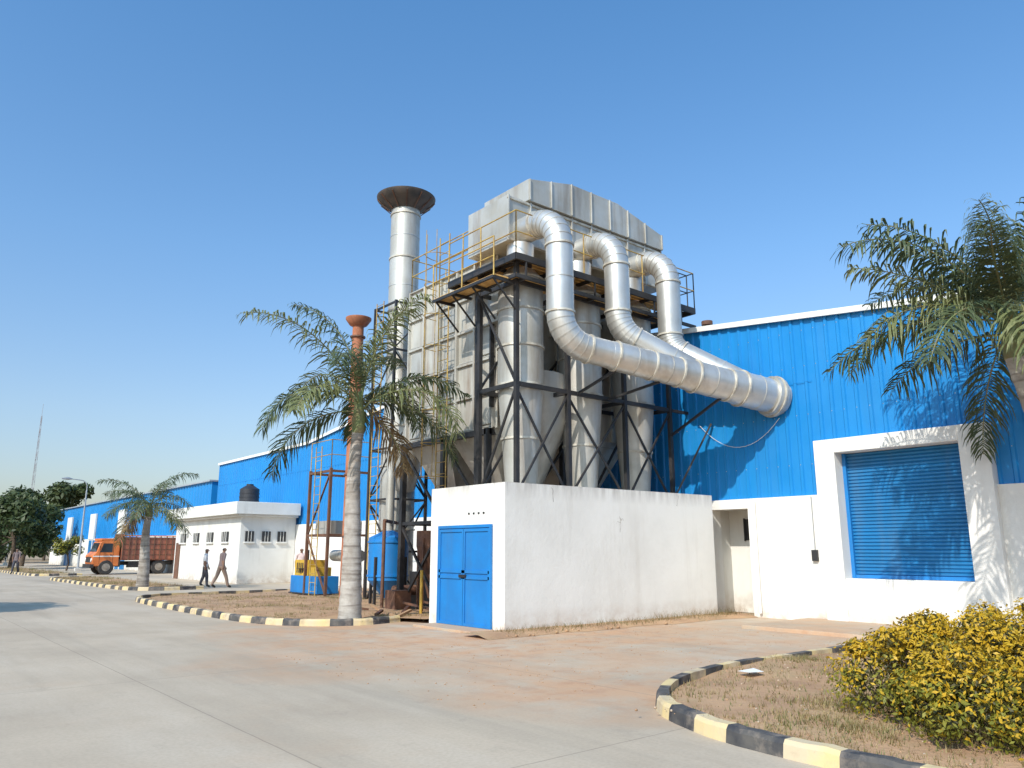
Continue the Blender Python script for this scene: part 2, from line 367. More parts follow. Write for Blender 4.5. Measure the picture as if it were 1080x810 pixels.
for i in range(n):
    a=z0+(z1-z0)*i/n; h=(z1-z0)/n
    for z,dx in ((a,0),(a+h*.25,-.03),(a+h*.7,-.03),(a+h*.95,0)): vs+=[(XW+.14+dx,6.12,z),(XW+.14+dx,8.76,z)]
b.add(vs,[(2*i,2*i+1,2*i+3,2*i+2) for i in range(len(vs)//2-1)],'shutter')
b.box(XW+.04,XW+.14,6.122,6.2,.985,3.775,'bluedoor'); b.box(XW+.04,XW+.14,8.68,8.758,.985,3.775,'bluedoor'); b.box(XW+.06,XW+.14,6.2,8.68,.985,1.06,'bluedoor')
b.done()
b=B('switch_box',W); b.box(xf-.08,xf,9.42,9.55,1.35,1.6,'dark'); b.cyl((xf-.03,9.48,1.6),(xf-.03,9.48,2.83),.012,'pole',n=6); b.cyl((xf-.06,11.0,0.1),(xf-.06,11.0,2.8),.035,'whiteclean',n=10); b.done()
b=B('roof_vent',W); b.cyl((19,13.5,7.3),(19,13.5,8.3),.12,'rust'); b.cyl((19,13.5,8.3),(19,13.5,8.42),.17,'rust'); b.done()
b=B('roof_antenna',W); b.cyl((19,4.3,6.4),(19,4.3,9.9),.02,'pole',n=6); b.done()
b=B('wall_cable',W)
pts=[V((XW-.06,12.6-2.4*t,4.9-2.2*t*(1-t)*1.2-.1*t)) for t in [i/14 for i in range(15)]]
b.tube(pts,.007,'whiteclean',5); b.done()
W2=empty('warehouse'); 
b=B('blue_wall_cladding',W2); corr(b,[(51.5,6.0),(104,6.0)],XW+.1,2.6,'blue',.6,.05); b.poly([(XW+.1,51.5,0),(50,51.5,0),(50,51.5,6),(XW+.1,51.5,6)],'blue'); b.done()
b=B('lower_wall',W2); b.box(XW-.05,XW+.3,51.5,104,0,2.62,'hutwhite')
for i in range(9):
    y=56+i*5.4; b.box(XW-.12,XW-.05,y,y+.2,0,2.62,'whiteclean')
for i in range(3): 
    y=72+i*10.8; b.box(XW-.10,XW+.05,y,y+2.2,2.62,5.0,'whiteclean')
b.done()
b=B('shutters',W2)
for i in range(4): b.box(XW-.09,XW-.05,60+i*10.8,63+i*10.8,0,2.5,'shutter')
b.done()
b=B('roof',W2); b.box(XW-.1,50,51.4,104.2,6.0,6.1,'roof'); b.done()
# ------------------------------------------------------------------ guard hut
H=empty('guard_hut')
b=B('walls',H); b.box(14.2,17.04,37.7,47.7,0,3.2,'hutwhite'); b.done(.01)
b=B('roof_slab',H); b.box(13.75,17.04,37.2,48.1,3.3,3.9,'hutwhite'); b.box(13.95,17.03,37.4,47.9,3.2,3.3,'hutwhite'); b.done(.02)
b=B('windows',H)
for y in (39.2,41.4,43.6,45.8):
    b.box(14.15,14.198,y,y+.9,2.0,2.5,'dark')
    for j in range(3): b.box(14.12,14.15,y+.2+.25*j,y+.23+.25*j,2.0,2.5,'hutwhite')
    b.box(14.1,14.198,y-.08,y+.98,1.92,1.995,'hutwhite')
for x in (14.45,15.3,16.1):
    b.box(x,x+.42,37.64,37.698,2.0,2.5,'dark'); b.box(x-.05,x+.47,37.6,37.698,1.92,1.995,'hutwhite')
    for j in range(2): b.box(x+.12+.15*j,x+.14+.15*j,37.62,37.64,2.0,2.5,'hutwhite')
b.done()
b=B('door',H); b.box(14.15,14.198,46.7,47.4,0,2.0,'rust'); b.done()
b=B('rooftop_water_tank'); b.cyl((15.6,40.5,3.9),(15.6,40.5,4.75),.5,'tank',n=24); b.cyl((15.6,40.5,4.75),(15.6,40.5,4.95),.5,'tank',.2,n=24)
for z in (4.1,4.3,4.5): b.cyl((15.6,40.5,z),(15.6,40.5,z+.05),.52,'tank',n=24)
b.cyl((15.6,40.5,4.95),(15.6,40.5,5.02),.18,'tank'); b.done()
# ------------------------------------------------------------------ white room with blue door
RM=empty('utility_room')
A_,B_,C_,D_=(9.97,12.19),(16.6,11.95),(16.75,14.8),(9.94,14.8)
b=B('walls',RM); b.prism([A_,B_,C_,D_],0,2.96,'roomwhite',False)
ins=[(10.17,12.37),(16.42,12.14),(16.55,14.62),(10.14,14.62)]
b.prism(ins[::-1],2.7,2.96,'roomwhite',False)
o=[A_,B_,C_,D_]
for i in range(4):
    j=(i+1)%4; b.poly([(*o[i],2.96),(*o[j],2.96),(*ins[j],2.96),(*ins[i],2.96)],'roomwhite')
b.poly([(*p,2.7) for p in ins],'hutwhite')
def crack(x,z,n,dx,dz):
    yv=lambda x:12.19-.24*(x-9.97)/6.63-.003
    for _ in range(n):
        x2=x+R.gauss(dx,.02); z2=z+R.gauss(dz,.03); w=R.uniform(.002,.006)
        b.add([(x-w,yv(x),z),(x+w,yv(x),z+w),(x2+w,yv(x2),z2+w),(x2-w,yv(x2),z2)],[(0,1,2,3)],'crack'); x,z=x2,z2
crack(13.25,2.35,7,.0,-.04); crack(13.3,2.25,4,.03,.01); crack(13.28,2.2,3,-.03,-.02); crack(11.2,2.9,5,.01,-.05); crack(15.3,2.9,6,-.01,-.05)
b.done()
b=B('wall_vents',RM)
for i in range(4): b.box(9.945,9.965,12.85+.17*i,12.90+.17*i,2.34,2.38,'dark')
b.done()
b=B('blue_double_door',RM)
xd=9.955
y0,y1=12.62,14.42
b.box(xd-.05,xd-.002,y0-.05,y0,0.02,2.12,'bluedoor'); b.box(xd-.05,xd-.002,y1,y1+.05,0.02,2.12,'bluedoor'); b.box(xd-.05,xd-.002,y0,y1,2.06,2.12,'bluedoor')
ym=(y0+y1)/2
for a,c in ((y0,ym-.008),(ym+.008,y1)):
    b.box(xd-.02,xd-.003,a,c,.05,2.06,'bluedoor')
    for z in (.05,1.0,1.12,1.98): b.box(xd-.045,xd-.02,a,c,z,z+.06,'bluedoor')
    b.box(xd-.045,xd-.02,a,a+.05,.11,1.98,'bluedoor'); b.box(xd-.045,xd-.02,c-.05,c,.11,1.98,'bluedoor')
b.box(xd-.075,xd-.045,ym-.12,ym+.12,1.03,1.09,'steel')
b.done()
b=B('door_step',RM); b.box(xd-.6,xd,12.5,14.55,-.01,.045,'road'); b.done(.01)
# ------------------------------------------------------------------ dust collector
DC=empty('industrial_dust_collector')
CX=[11.6,13.6,15.6]
b=B('cyclones',DC)
for x in CX:
    y=13.6
    b.cyl((x,y,5.4),(x,y,8.05),.55,'silver2',n=32); b.cyl((x,y,8.05),(x,y,8.3),.55,'silver2',.35,n=32)
    b.cyl((x,y,2.9),(x,y,5.4),.36,'silver2',.55,n=32); b.cyl((x,y,2.7),(x,y,2.9),.38,'steel',n=20)
    for z in (5.37,6.3,7.2,8.0): b.cyl((x,y,z),(x,y,z+.05),.58,'seam',n=32)
    b.cyl((x,y,4.1),(x,y,4.15),.48,'seam',n=32)
    b.box(x-.3,x+.1,13.95,14.5,7.1,7.9,'silver2')
b.done()
b=B('baghouse_body',DC)
bx0,bx1,by0,by1,bz0,bz1=11.5,16.3,14.45,18.4,4.5,8.95
b.box(bx0,bx1,by0,by1,bz0,bz1,'panel')
for i in range(6):
    y=by0+(by1-by0)*i/5; b.box(bx0-.09,bx0,max(by0,y-.035),min(by1,y+.035),bz0,bz1,'panel')
for i in range(6):
    z=bz0+(bz1-bz0)*i/5; b.box(bx0-.07,bx0-.001,by0,by1,max(bz0,z-.03),min(bz1,z+.03),'panel')
for i in range(5):
    for j in range(5):
        y=by0+(by1-by0)*(i+.5)/5; z=bz0+(bz1-bz0)*(j+.5)/5
        if (i+2*j)%4==0: b.box(bx0-.04,bx0,y-.26,y+.26,z-.32,z+.32,'silver2')
        b.beam((bx0-.03,y-.3,z-.38),(bx0-.03,y+.3,z-.38),.02,.03,'silver2')
for i in range(8):
    x=bx0+(bx1-bx0)*i/7; b.box(max(bx0,x-.03),min(bx1,x+.03),by0-.07,by0,bz0,bz1,'panel')
b.done(.006)
b=B('hoppers',DC)
def pyr(b,x0,x1,y0,y1,zt,cx,cy,r,zb,k):
    vs=[(x0,y0,zt),(x1,y0,zt),(x1,y1,zt),(x0,y1,zt),(cx-r,cy-r,zb),(cx+r,cy-r,zb),(cx+r,cy+r,zb),(cx-r,cy+r,zb)]
    b.add(vs,[(0,1,5,4),(1,2,6,5),(2,3,7,6),(3,0,4,7),(4,5,6,7)],k)
for i in range(2):
    for j in range(2):
        x0=bx0+i*2.4; y0=by0+j*1.975
        pyr(b,x0+.02,x0+2.38,y0+.02,y0+1.95,4.5,x0+1.2,y0+1.,.15,2.5,'silver2'); b.cyl((x0+1.2,y0+1,2.1),(x0+1.2,y0+1,2.5),.16,'steel')
b.tube([(12.6,14.5,5.9),(12.6,14.5,4.7),(12.6,14.5,3.0)],[1.0,1.0,.3],'silver2',28)
b.done()
b=B('plenum',DC)
prof=[(11.7,10.15),(16.9,10.15),(16.9,10.6),(15.0,11.05),(13.2,11.05),(11.7,10.72)]
y0,y1=13.4,15.2; n=len(prof)
b.add([(x,y0,z) for x,z in prof]+[(x,y1,z) for x,z in prof],[list(range(n)),list(range(n,2*n))[::-1]]+[(i,n+i,n+(i+1)%n,(i+1)%n) for i in range(n)],'silver2')
for i in range(8):
    x=11.75+i*.73
    zt=10.72+(x-11.7)/1.5*.33 if x<13.2 else (11.05 if x<15 else 11.05-(x-15)/1.9*.45)
    b.box(x-.02,x+.02,y0-.035,y0,10.16,zt,'silver2')
b.box(11.1,16.9,13.5,15.1,8.95,10.146,'silver2')
for i in range(9):
    x=11.12+i*.72; b.box(x-.025,x+.025,13.45,13.5,8.95,10.14,'silver2')
for z in (9.0,10.08): b.box(11.08,16.9,13.46,13.499,z-.03,z+.03,'seam')
for x in CX: b.cyl((x,13.6,8.3),(x,13.6,8.95),.34,'silver',n=24)
b.done(.006)
b=B('steel_frame',DC)
FX=[10.98,12.6,14.6,16.4]; s='steel'
for x in FX:
    for y in (13.02,14.4): b.beam((x,y,2.7),(x,y,8.25),.10,.10,s)
for z in (5.3,7.75):
    for y in (13.02,14.4): b.beam((10.95,y,z),(16.4,y,z),.07,.10,s)
    for x in FX: b.beam((x,13.02,z),(x,14.4,z),.07,.10,s)
for i in range(3):
    xa,xb=FX[i],FX[i+1]
    for za,zb in ((2.8,5.25),):
        b.beam((xa,13.02,za),(xb,13.02,zb),.045,.045,s); b.beam((xb,13.06,za),(xa,13.06,zb),.045,.045,s)
b.beam((10.95,13.02,5.35),(10.95,14.4,7.7),.05,.05,s); b.beam((10.98,14.4,2.8),(10.98,13.02,5.25),.05,.05,s)
for i in range(3):
    xa,xb=FX[i],FX[i+1]; b.beam((xa,14.4,5.35),(xb,14.4,7.7),.05,.05,s); b.beam((xa,14.4,2.8),(xb,14.4,5.25),.05,.05,s)
for x in (11.4,13.9,16.35):
    for y in (14.6,16.45,18.4): b.beam((x,y,0),(x,y,4.5),.14,.14,s)
for y in (14.6,16.45,18.4): b.beam((11.4,y,4.42),(16.35,y,4.42),.14,.14,s); b.beam((11.4,y,2.3),(16.35,y,2.3),.09,.09,s)
b.beam((11.4,14.6,4.42),(11.4,18.4,4.42),.14,.14,s); b.beam((11.4,14.6,2.3),(11.4,18.4,2.3),.09,.09,s)
for ya,yb in ((14.6,16.45),(16.45,18.4)):
    b.beam((11.38,ya,.1),(11.38,yb,2.25),.06,.06,s); b.beam((11.42,yb,.1),(11.42,ya,2.25),.06,.06,s)
    b.beam((11.38,ya,2.35),(11.38,yb,4.35),.06,.06,s)
b.beam((11.35,15.0,0),(11.35,15.0,8.25),.08,.08,s)
for z in (6.2,7.1): b.beam((10.98,14.4,z),(11.35,15.0,z),.05,.06,s)
b.beam((11.38,14.44,5.0),(11.38,14.44,8.2),.05,.12,s)
b.beam((16.4,13.02,5.3),(XW,13.02,5.3),.06,.08,s); b.beam((16.4,13.0,2.9),(17.1,12.2,4.9),.05,.05,s); b.beam((16.4,13.0,7.75),(XW,13.02,7.3),.05,.08,s)
b.done()
b=B('platform',DC); zp=8.3
px0,px1,py0,py1=10.72,17.35,12.72,15.4
b.beam((px0,py0,zp-.08),(px1,py0,zp-.08),.06,.16,s); b.beam((px0,py0,zp-.08),(px0,py1,zp-.08),.06,.16,s); b.beam((px1,py0,zp-.08),(px1,14.4,zp-.08),.06,.16,s)
b.beam((px0,py1,zp-.08),(11.45,py1,zp-.08),.06,.16,s)
b.beam((px0,py0,zp-.55),(px1,py0,zp-.55),.05,.09,s); b.beam((px0,py0,zp-.55),(px0,py1,zp-.55),.05,.09,s)
for i in range(12):
    x=px0+.3+i*.57
    if i%2==0: b.beam((x,py0,zp-.06),(x,14.4,zp-.06),.04,.09,s); b.beam((x,py0,zp-.14),(x,py0,zp-.52),.04,.04,s); b.beam((x,py0,zp-.55),(x,13.02,zp-.55),.05,.08,s)
for j in range(4):
    y=py0+.3+j*.65; b.beam((px0,y,zp-.08),(11.45,y,zp-.08),.04,.09,s)
y=py0+.04
while y<13.42:
    b.box(px0+.04,px1-.04,y,y+.15,zp,zp+.03,'plank'); y+=.165
x=px0+.04
while x<11.4: b.box(x,x+.15,13.43,py1-.03,zp,zp+.03,'plank'); x+=.165
y=py0+.05
for i in range(4): b.box(px0+.05,16.3,y,y+.15,zp-.50,zp-.47,'plank'); y+=.165
for y in (13.0,13.8,14.6,15.3):
    b.beam((10.25,y,zp-.62),(10.85,y,zp-.62),.04,.07,s); b.beam((10.25,y,zp-.62),(10.98,y,zp-1.3),.035,.035,s)
b.beam((10.25,12.95,zp-.62),(10.25,15.4,zp-.62),.05,.07,s)
x=10.28
while x<10.7: b.box(x,x+.13,12.97,15.38,zp-.575,zp-.545,'plank'); x+=.145
b.done()
def rail(b,p,q,h=1.05,k='yel',step=1.1,gaps=()):
    p=V(p);q=V(q);L=(q-p).length; n=max(1,round(L/step)); d=(q-p)/L
    for i in range(n+1):
        t=L*i/n
        if any(a<t<c for a,c in gaps): continue
        c=p+d*t; b.cyl(c,c+V((0,0,h)),.018,k,n=6)
    for z in (h*.5,h):
        t0=0
        for a,c in sorted(gaps):
            b.cyl(p+d*t0+V((0,0,z)),p+d*a+V((0,0,z)),.016,k,n=6); t0=c
        b.cyl(p+d*t0+V((0,0,z)),q+V((0,0,z)),.016,k,n=6)
b=B('railings',DC)
rail(b,(px0,py0,zp),(px1,py0,zp),gaps=[(x-px0-.38,x-px0+.38) for x in CX],k='yel')
rail(b,(px0,py0,zp),(px0,py1,zp)); rail(b,(px1,py0,zp),(px1,14.4,zp),k='steel')
rail(b,(bx0,14.6,8.95),(bx0,18.4,8.95)); rail(b,(bx0,18.4,8.95),(bx1,18.4,8.95)); rail(b,(10.25,12.95,zp-.6),(10.25,15.4,zp-.6),h=.95)
rail(b,(16.4,12.95,zp),(17.35,12.95,zp),k='steel')
b.done()
def ladder(b,x,y,z0,z1,k='yel',w=.45,cage=True,dx=-1):
    for s_ in (-w/2,w/2): b.cyl((x,y+s_,z0),(x,y+s_,z1),.018,k,n=6)
    z=z0+.2
    while z<z1: b.cyl((x,y-w/2,z),(x,y+w/2,z),.011,k,n=5); z+=.3
    if cage:
        z=z0+2.2
        while z<=z1+.05:
            pts=[(x+dx*.6*math.sin(pi*t/8),y-.33*math.cos(pi*t/8),z) for t in range(9)]
            b.tube(pts,.011,k,5); z+=.85
        for t in (2,4,6): b.cyl((x+dx*.6*math.sin(pi*t/8),y-.33*math.cos(pi*t/8),z0+2.2),(x+dx*.6*math.sin(pi*t/8),y-.33*math.cos(pi*t/8),z1),.009,k,n=5)
b=B('ladder',DC); ladder(b,11.2,16.3,1.2,10.0); b.done()
# ------------------------------------------------------------------ exhaust ducts
DU=empty('exhaust_ducts')
def duct(name,pts,rs,r,seg=7):
    b=B(name,DU); path,seams=rpath(pts,rs,seg); b.tube(path,r,'silver',32,False)
    for i in seams:
        d=(path[min(i+1,len(path)-1)]-path[max(0,i-1)]).normalized(); c=path[i]
        e=(i-seams[0])%(seg+1) in (0,seg)
        b.cyl(c-d*(.022 if e else .010),c+d*(.022 if e else .010),r+(.03 if e else .009),'seam' if e else 'silver2',n=32)
    for p,q in zip(path,path[1:]):
        L=(q-p).length
        if L>1.0:
            n=int(L/.8); d=(q-p)/L
            for j in range(1,n):
                c=p+d*L*j/n; b.cyl(c-d*.012,c+d*.012,r+.012,'silver2',n=32)
    b.done(); return path
E=V((17.25,10.25,5.32)); S=V((11.6,12.2,6.2)); D=(E-S)
def at(x): return S+D*((x-S.x)/D.x)
Zt=9.3
duct('duct_run',[(11.6,13.5,Zt),(11.6,12.2,Zt),S,at(12.9)],[.78,.8],.32)
duct('duct_branch',[(13.6,13.5,Zt),(13.6,12.25,Zt),(13.6,12.25,6.85),at(15.3)+V((0,0,.0))],[.78,.8],.31)
duct('duct_branch',[(15.6,13.5,Zt),(15.6,12.25,Zt),(15.6,12.25,6.75),at(16.75)+V((0,0,.05))],[.78,.6],.31)
b=B('main_duct',DU)
st=[(12.75,.325),(13.0,.345),(14.5,.345),(14.85,.385),(15.8,.385),(16.1,.43),(17.3,.43)]
b.tube([at(x) for x,_ in st],[r for _,r in st],'silver',36)
d=D.normalized()
for x,r in ((12.9,.37),(13.8,.37),(14.5,.375),(14.9,.42),(15.8,.42),(16.15,.465)):
    c=at(x); b.cyl(c-d*.022,c+d*.022,r,'seam',n=36)
for x,r in ((13.35,.355),(14.2,.355),(15.35,.395),(16.6,.44)):
    c=at(x); b.cyl(c-d*.01,c+d*.01,r,'silver2',n=36)
c=at(17.05); b.cyl(c-d*.10,c+d*.14,.50,'silver2',n=36); b.cyl(c+d*.02,c+d*.06,.53,'seam',n=36)
b.done()
b=B('duct_support',DU)
c=at(14.0); b.beam(c-V((0,0,.35)),(c.x,13.0,5.3),.05,.06,'steel'); c=at(12.9); b.beam(c-V((0,0,.34)),(c.x,13.0,5.3),.05,.06,'steel')
c=at(15.6); b.beam(c-V((0,0,.38)),(16.4,13.,4.6),.05,.06,'steel')
b.done()
# ------------------------------------------------------------------ chimney stack
SX,SY=13.1,21.5
CH=empty('chimney_stack')
b=B('flue',CH)
b.tube([(SX,SY,.3),(SX,SY,5.5),(SX,SY,6.2),(SX,SY,13.3)],[.56,.56,.5,.5],'silver2',32)
for z in (2.2,4.2,5.5,7.6,9.4,11.3,12.9): b.cyl((SX,SY,z),(SX,SY,z+.05),.53 if z>5.5 else .60,'seam',n=32)
for z in (6.7,8.5,10.3,12.1): b.cyl((SX,SY,z),(SX,SY,z+.02),.51,'silver',n=32)
b.tube([(SX,SY,13.1),(SX,SY,13.18),(SX,SY,13.36),(SX,SY,13.52),(SX,SY,13.60)],[.52,.56,.84,1.0,1.02],'darkcap',36,False)
b.tube([(SX,SY,13.60),(SX,SY,13.2)],[.98,.5],'darkcap',36,False)
for i in range(12):
    a=i*pi/6; b.beam((SX+.55*math.cos(a),SY+.55*math.sin(a),13.1),(SX+1.0*math.cos(a),SY+1.0*math.sin(a),13.5),.03,.03,'rust')
b.done()
b=B('lattice_frame',CH); h=.66
cs=[(SX-h,SY-h),(SX+h,SY-h),(SX+h,SY+h),(SX-h,SY+h)]
for x,y in cs: b.beam((x,y,0),(x,y,9.6),.08,.08,'steel')
for i in range(6):
    z=1.6*i
    for j in range(4):
        p,q=cs[j],cs[(j+1)%4]; b.beam((*p,z+1.6-.05),(*q,z+1.6-.05),.06,.06,'steel')
        if (i+j)%2: b.beam((*p,z),(*q,z+1.5),.04,.04,'steel')
        else: b.beam((*q,z),(*p,z+1.5),.04,.04,'steel')
ladder(b,SX-.75,SY+.2,1.0,9.7,cage=False); b.done()
b=B('link_duct',CH); p,_=rpath([(12.9,18.4,5.4),(12.9,20.0,5.4),(SX,SY-.3,3.6)],[.6]); b.tube(p,.42,'silver2',24)
b.done()
b=B('chimney_stack'); x,y=12.2,22.9
b.tube([(x,y,0),(x,y,9.15)],[.24,.19],'terra',20); b.tube([(x,y,9.1),(x,y,9.15),(x,y,9.35),(x,y,9.4)],[.2,.3,.44,.44],'terra',20)
for z in (2,4,6,8.7): b.cyl((x,y,z),(x,y,z+.05),.26,'rust')
b.done()
b=B('blue_scrubber_tank'); x,y=11.9,19.9
b.cyl((x,y,.75),(x,y,1.95),.58,'bluedoor',n=28); b.cyl((x,y,.25),(x,y,.75),.12,'bluedoor',.58,n=28); b.cyl((x,y,1.95),(x,y,2.15),.58,'bluedoor',.15,n=28)
b.cyl((x,y,2.15),(x,y,4.6),.13,'silver2')
for a in range(4):
    an=a*pi/2+.4; b.beam((x+.6*math.cos(an),y+.6*math.sin(an),0),(x+.6*math.cos(an),y+.6*math.sin(an),1.4),.07,.07,'steel')
for z in (.85,1.8): b.cyl((x,y,z),(x,y,z+.05),.61,'bluedoor',n=28)
b.done()
b=B('rusty_hopper'); x,y=11.9,17.6
b.cyl((x,y,.35),(x,y,1.7),.12,'rust',.45,n=24); b.cyl((x,y,1.7),(x,y,2.1),.45,'rust',n=24)
for a in range(4):
    an=a*pi/2+.4; b.beam((x+.47*math.cos(an),y+.47*math.sin(an),0),(x+.47*math.cos(an),y+.47*math.sin(an),1.9),.05,.05,'rust')
b.done()
b=B('pipe_manifold')
b.cyl((11.5,18.9,.5),(12.6,18.9,.5),.14,'rust'); b.cyl((11.2,19.0,0),(11.2,19.0,2.4),.05,'rust',n=10); b.cyl((10.9,16.6,0),(10.9,16.6,1.1),.04,'genyel',n=10)
b.cyl((11.2,19.0,2.4),(12.6,20.6,2.4),.05,'rust',n=10); b.box(11.0,11.5,18.0,18.5,.06,.55,'rust'); b.box(12.2,12.9,18.2,19.2,.06,1.0,'steel')
for x in (11.0,11.6): b.beam((x,15.4,.1),(x+.2,17.9,.25),.05,.05,'rust')
b.done()
b=B('pipe_rack')
for x,y in ((12.3,24.6),(12.3,26.2),(13.8,24.6),(13.8,26.2)): b.beam((x,y,0),(x,y,4.4),.09,.09,'rust')
for z in (2.1,4.3):
    b.beam((12.3,24.6,z),(12.3,26.2,z),.08,.08,'rust'); b.beam((12.3,24.6,z),(13.8,24.6,z),.08,.08,'rust'); b.beam((12.3,26.2,z),(13.8,26.2,z),.08,.08,'rust')
b.beam((12.3,24.6,.1),(12.3,26.2,2.1),.05,.05,'rust'); b.beam((12.3,26.2,2.1),(12.3,24.6,4.3),.05,.05,'rust')
ladder(b,12.2,25.4,0,5.2,cage=False); rail(b,(12.3,24.6,4.35),(12.3,26.2,4.35)); rail(b,(12.3,24.6,4.35),(13.8,24.6,4.35))
b.cyl((12.9,23.4,1.4),(13.4,26.2,1.4),.2,'silver2'); b.box(12.5,13.7,24.8,26,2.15,2.6,'silver2')
b.done()
G=empty('diesel_generator')
b=B('skid',G); b.box(12.3,13.1,25.2,27.4,.1,.7,'bluedoor'); b.box(12.25,13.15,25.15,27.45,.06,.12,'steel'); b.done(.02)
b=B('engine',G); b.box(12.35,13.0,26.1,27.2,.7,1.25,'genyel'); b.box(12.4,12.9,25.4,26.0,.7,1.0,'genyel'); b.cyl((12.6,26.7,1.25),(12.6,26.7,1.6),.05,'steel'); b.cyl((12.33,26.6,.95),(12.33,26.6,.96),.2,'steel')
for i in range(6): b.box(12.335,12.35,26.2+i*.15,26.27+i*.15,.8,1.15,'dark')
b.done(.02)
b=B('scrap_timber')
for i in range(9): 
    x=10.2+R.uniform(-.6,.8); y=16+R.uniform(-.8,2.5); a=R.uniform(0,3); l=R.uniform(.3,.8)
    b.beam((x-l*math.cos(a)/2,y-l*math.sin(a)/2,.11),(x+l*math.cos(a)/2,y+l*math.sin(a)/2,.13+R.uniform(0,.1)),.08,.05,R.choice(['rust','isoil','terra']))
b.done()
# ------------------------------------------------------------------ palms
def frond(b,o,az,e0,droop,L,ll,k,n=60,plume=.5,rr=.018):
    pos=[V(o)]; S_=14; dirs=[]
    azd=V((math.cos(az),math.sin(az),0)); cur=R.uniform(-.25,.25); side=V((-azd.y,azd.x,0))
    for i in range(S_):
        s=(i+.5)/S_; e=max(-1.35,e0-droop*s**1.25); h=(azd+side*cur*s).normalized()
        d=h*math.cos(e)+V((0,0,math.sin(e))); dirs.append(d); pos.append(pos[-1]+d*L/S_)
    b.tube(pos,[rr*(1-.8*i/S_)+.003 for i in range(S_+1)],'shaft',5,False)
    for i in range(n):
        s=.14+.86*i/n; f=s*S_; j=min(int(f),S_-1); p=pos[j]+(pos[j+1]-pos[j])*(f-j); d=dirs[j]
        sd=d.cross(V((0,0,1)))
        if sd.length<.05: sd=side.copy()
        sd.normalize(); up=sd.cross(d)
        l=ll*(.35+.65*math.sin(pi*min(1,.18+.80*s)))*R.uniform(.7,1.15)
        for sg in (-1,1):
            if R.random()<.08: continue
            rol=R.uniform(-plume,plume)
            a=(sd*sg*math.cos(rol)+up*math.sin(rol)+up*.12)
            dr=(a*1.0+d*R.uniform(.45,.95)).normalized()
            w=R.uniform(.010,.017)*(ll/.5); wv=d.cross(dr).cross(dr); wv=(wv.normalized() if wv.length>.01 else up)*w
            g=V((0,0,-1)); q1=p+dr*l*.45+g*l*.07; q2=p+dr*l*.74+g*l*.30; q3=p+dr*l*.86+g*l*R.uniform(.42,.74)
            b.add([p-wv*.4,p+wv*.4,q1+wv,q1-wv,q2+wv*.8,q2-wv*.8,q3],[(0,1,2,3),(3,2,4,5),(5,4,6)],k)
def palm(name,basep,top,r0,r1,L,ll,fr,shaft=.6,nl=60,plume=.6):
    P=empty(name); b=B('trunk',P); p=V(basep); q=V(top); n=40; path=[];rad=[]
    for i in range(n+1):
        t=i/n; c=p.lerp(q,t); c=c+V((.08*math.sin(t*3+1)-.08*math.sin(1),.06*math.sin(t*2.3),0))*(1-t)*t*3
        path.append(c); rad.append((r0+(r1-r0)*min(1,t*1.15)**.8)*(1+.045*(i%2))*(1.15 if i==0 else 1)+R.uniform(-.004,.004))
    b.tube(path,rad,'trunk',20); b.done()
    b=B('crownshaft',P); c=q; b.tube([c-V((0,0,.05)),c+V((0,0,shaft*.3)),c+V((0,0,shaft))],[r1*1.05,r1*1.15,r1*.5],'shaft',14); b.done()
    b=B('fronds',P)
    for az,e0,dr,sc_,kk in fr:
        frond(b,c+V((math.cos(az)*r1*.5,math.sin(az)*r1*.5,shaft*R.uniform(.5,.95))),az,e0,dr,L*sc_,ll,kk,n=nl,plume=plume)
    b.done()
def fronds(n,seed,elo=-.1,ehi=1.3,dlo=1.0,dhi=1.9,keys=('frond','frond2'),dry=2,pb=.35):
    rr=random.Random(seed); out=[]
    for i in range(n):
        t=i/n; az=i*2.39996+rr.uniform(-.25,.25); e=ehi-(ehi-elo)*t+rr.uniform(-.12,.12)
        out.append((az,e,rr.uniform(dlo,dhi),rr.uniform(.78,1.12),keys[0] if rr.random()>pb else keys[1]))
    for i in range(dry): out.append((rr.uniform(0,6.28),-.5,.9,.6,'dryf'))
    return out
palm('palm_tree',(8.6,15.95,0),(8.62,15.97,4.3),.27,.135,3.25,.66,fronds(15,8,.0,1.52,1.1,2.2,dry=1),.95,nl=84,plume=.7)
palm('palm_tree',(9.2,34.8,0),(9.2,34.85,3.0),.26,.14,2.3,.6,fronds(15,5,-.2,1.35),.5,nl=50)
palm('palm_tree',(15.3,3.3,0),(14.35,4.15,4.75),.25,.16,3.1,.66,fronds(32,12,-.05,1.45,.7,1.6,dry=0,pb=.35),.75,nl=78,plume=.85)
# ------------------------------------------------------------------ broadleaf foliage
def leaves(b,clumps,n,size,keys,rnd,shell=.55,wts=None,inner=None,py=None):
    for _ in range(n):
        c,r=rnd.choices(clumps,wts)[0] if wts else rnd.choice(clumps)
        d=V((rnd.gauss(0,1),rnd.gauss(0,1),rnd.gauss(0,1))).normalized(); rad=(shell+(1-shell)*rnd.random()**.6)*rnd.uniform(.85,1.12)
        p=V((c[0]+d.x*r[0]*rad,c[1]+d.y*r[1]*rad,c[2]+d.z*r[2]*rad))
        if p.z<.08: continue
        nrm=(d+V((rnd.gauss(0,.6),rnd.gauss(0,.6),rnd.gauss(0,.6)+.3))).normalized()
        a=nrm.orthogonal().normalized(); a=Matrix.Rotation(rnd.uniform(0,6.28),3,nrm)@a; bb=nrm.cross(a)
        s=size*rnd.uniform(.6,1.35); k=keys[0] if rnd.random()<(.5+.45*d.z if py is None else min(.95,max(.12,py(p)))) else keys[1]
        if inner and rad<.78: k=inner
        b.add([p-a*s,p+bb*s*.45,p+a*s,p-bb*s*.45],[(0,1,2,3)],k)
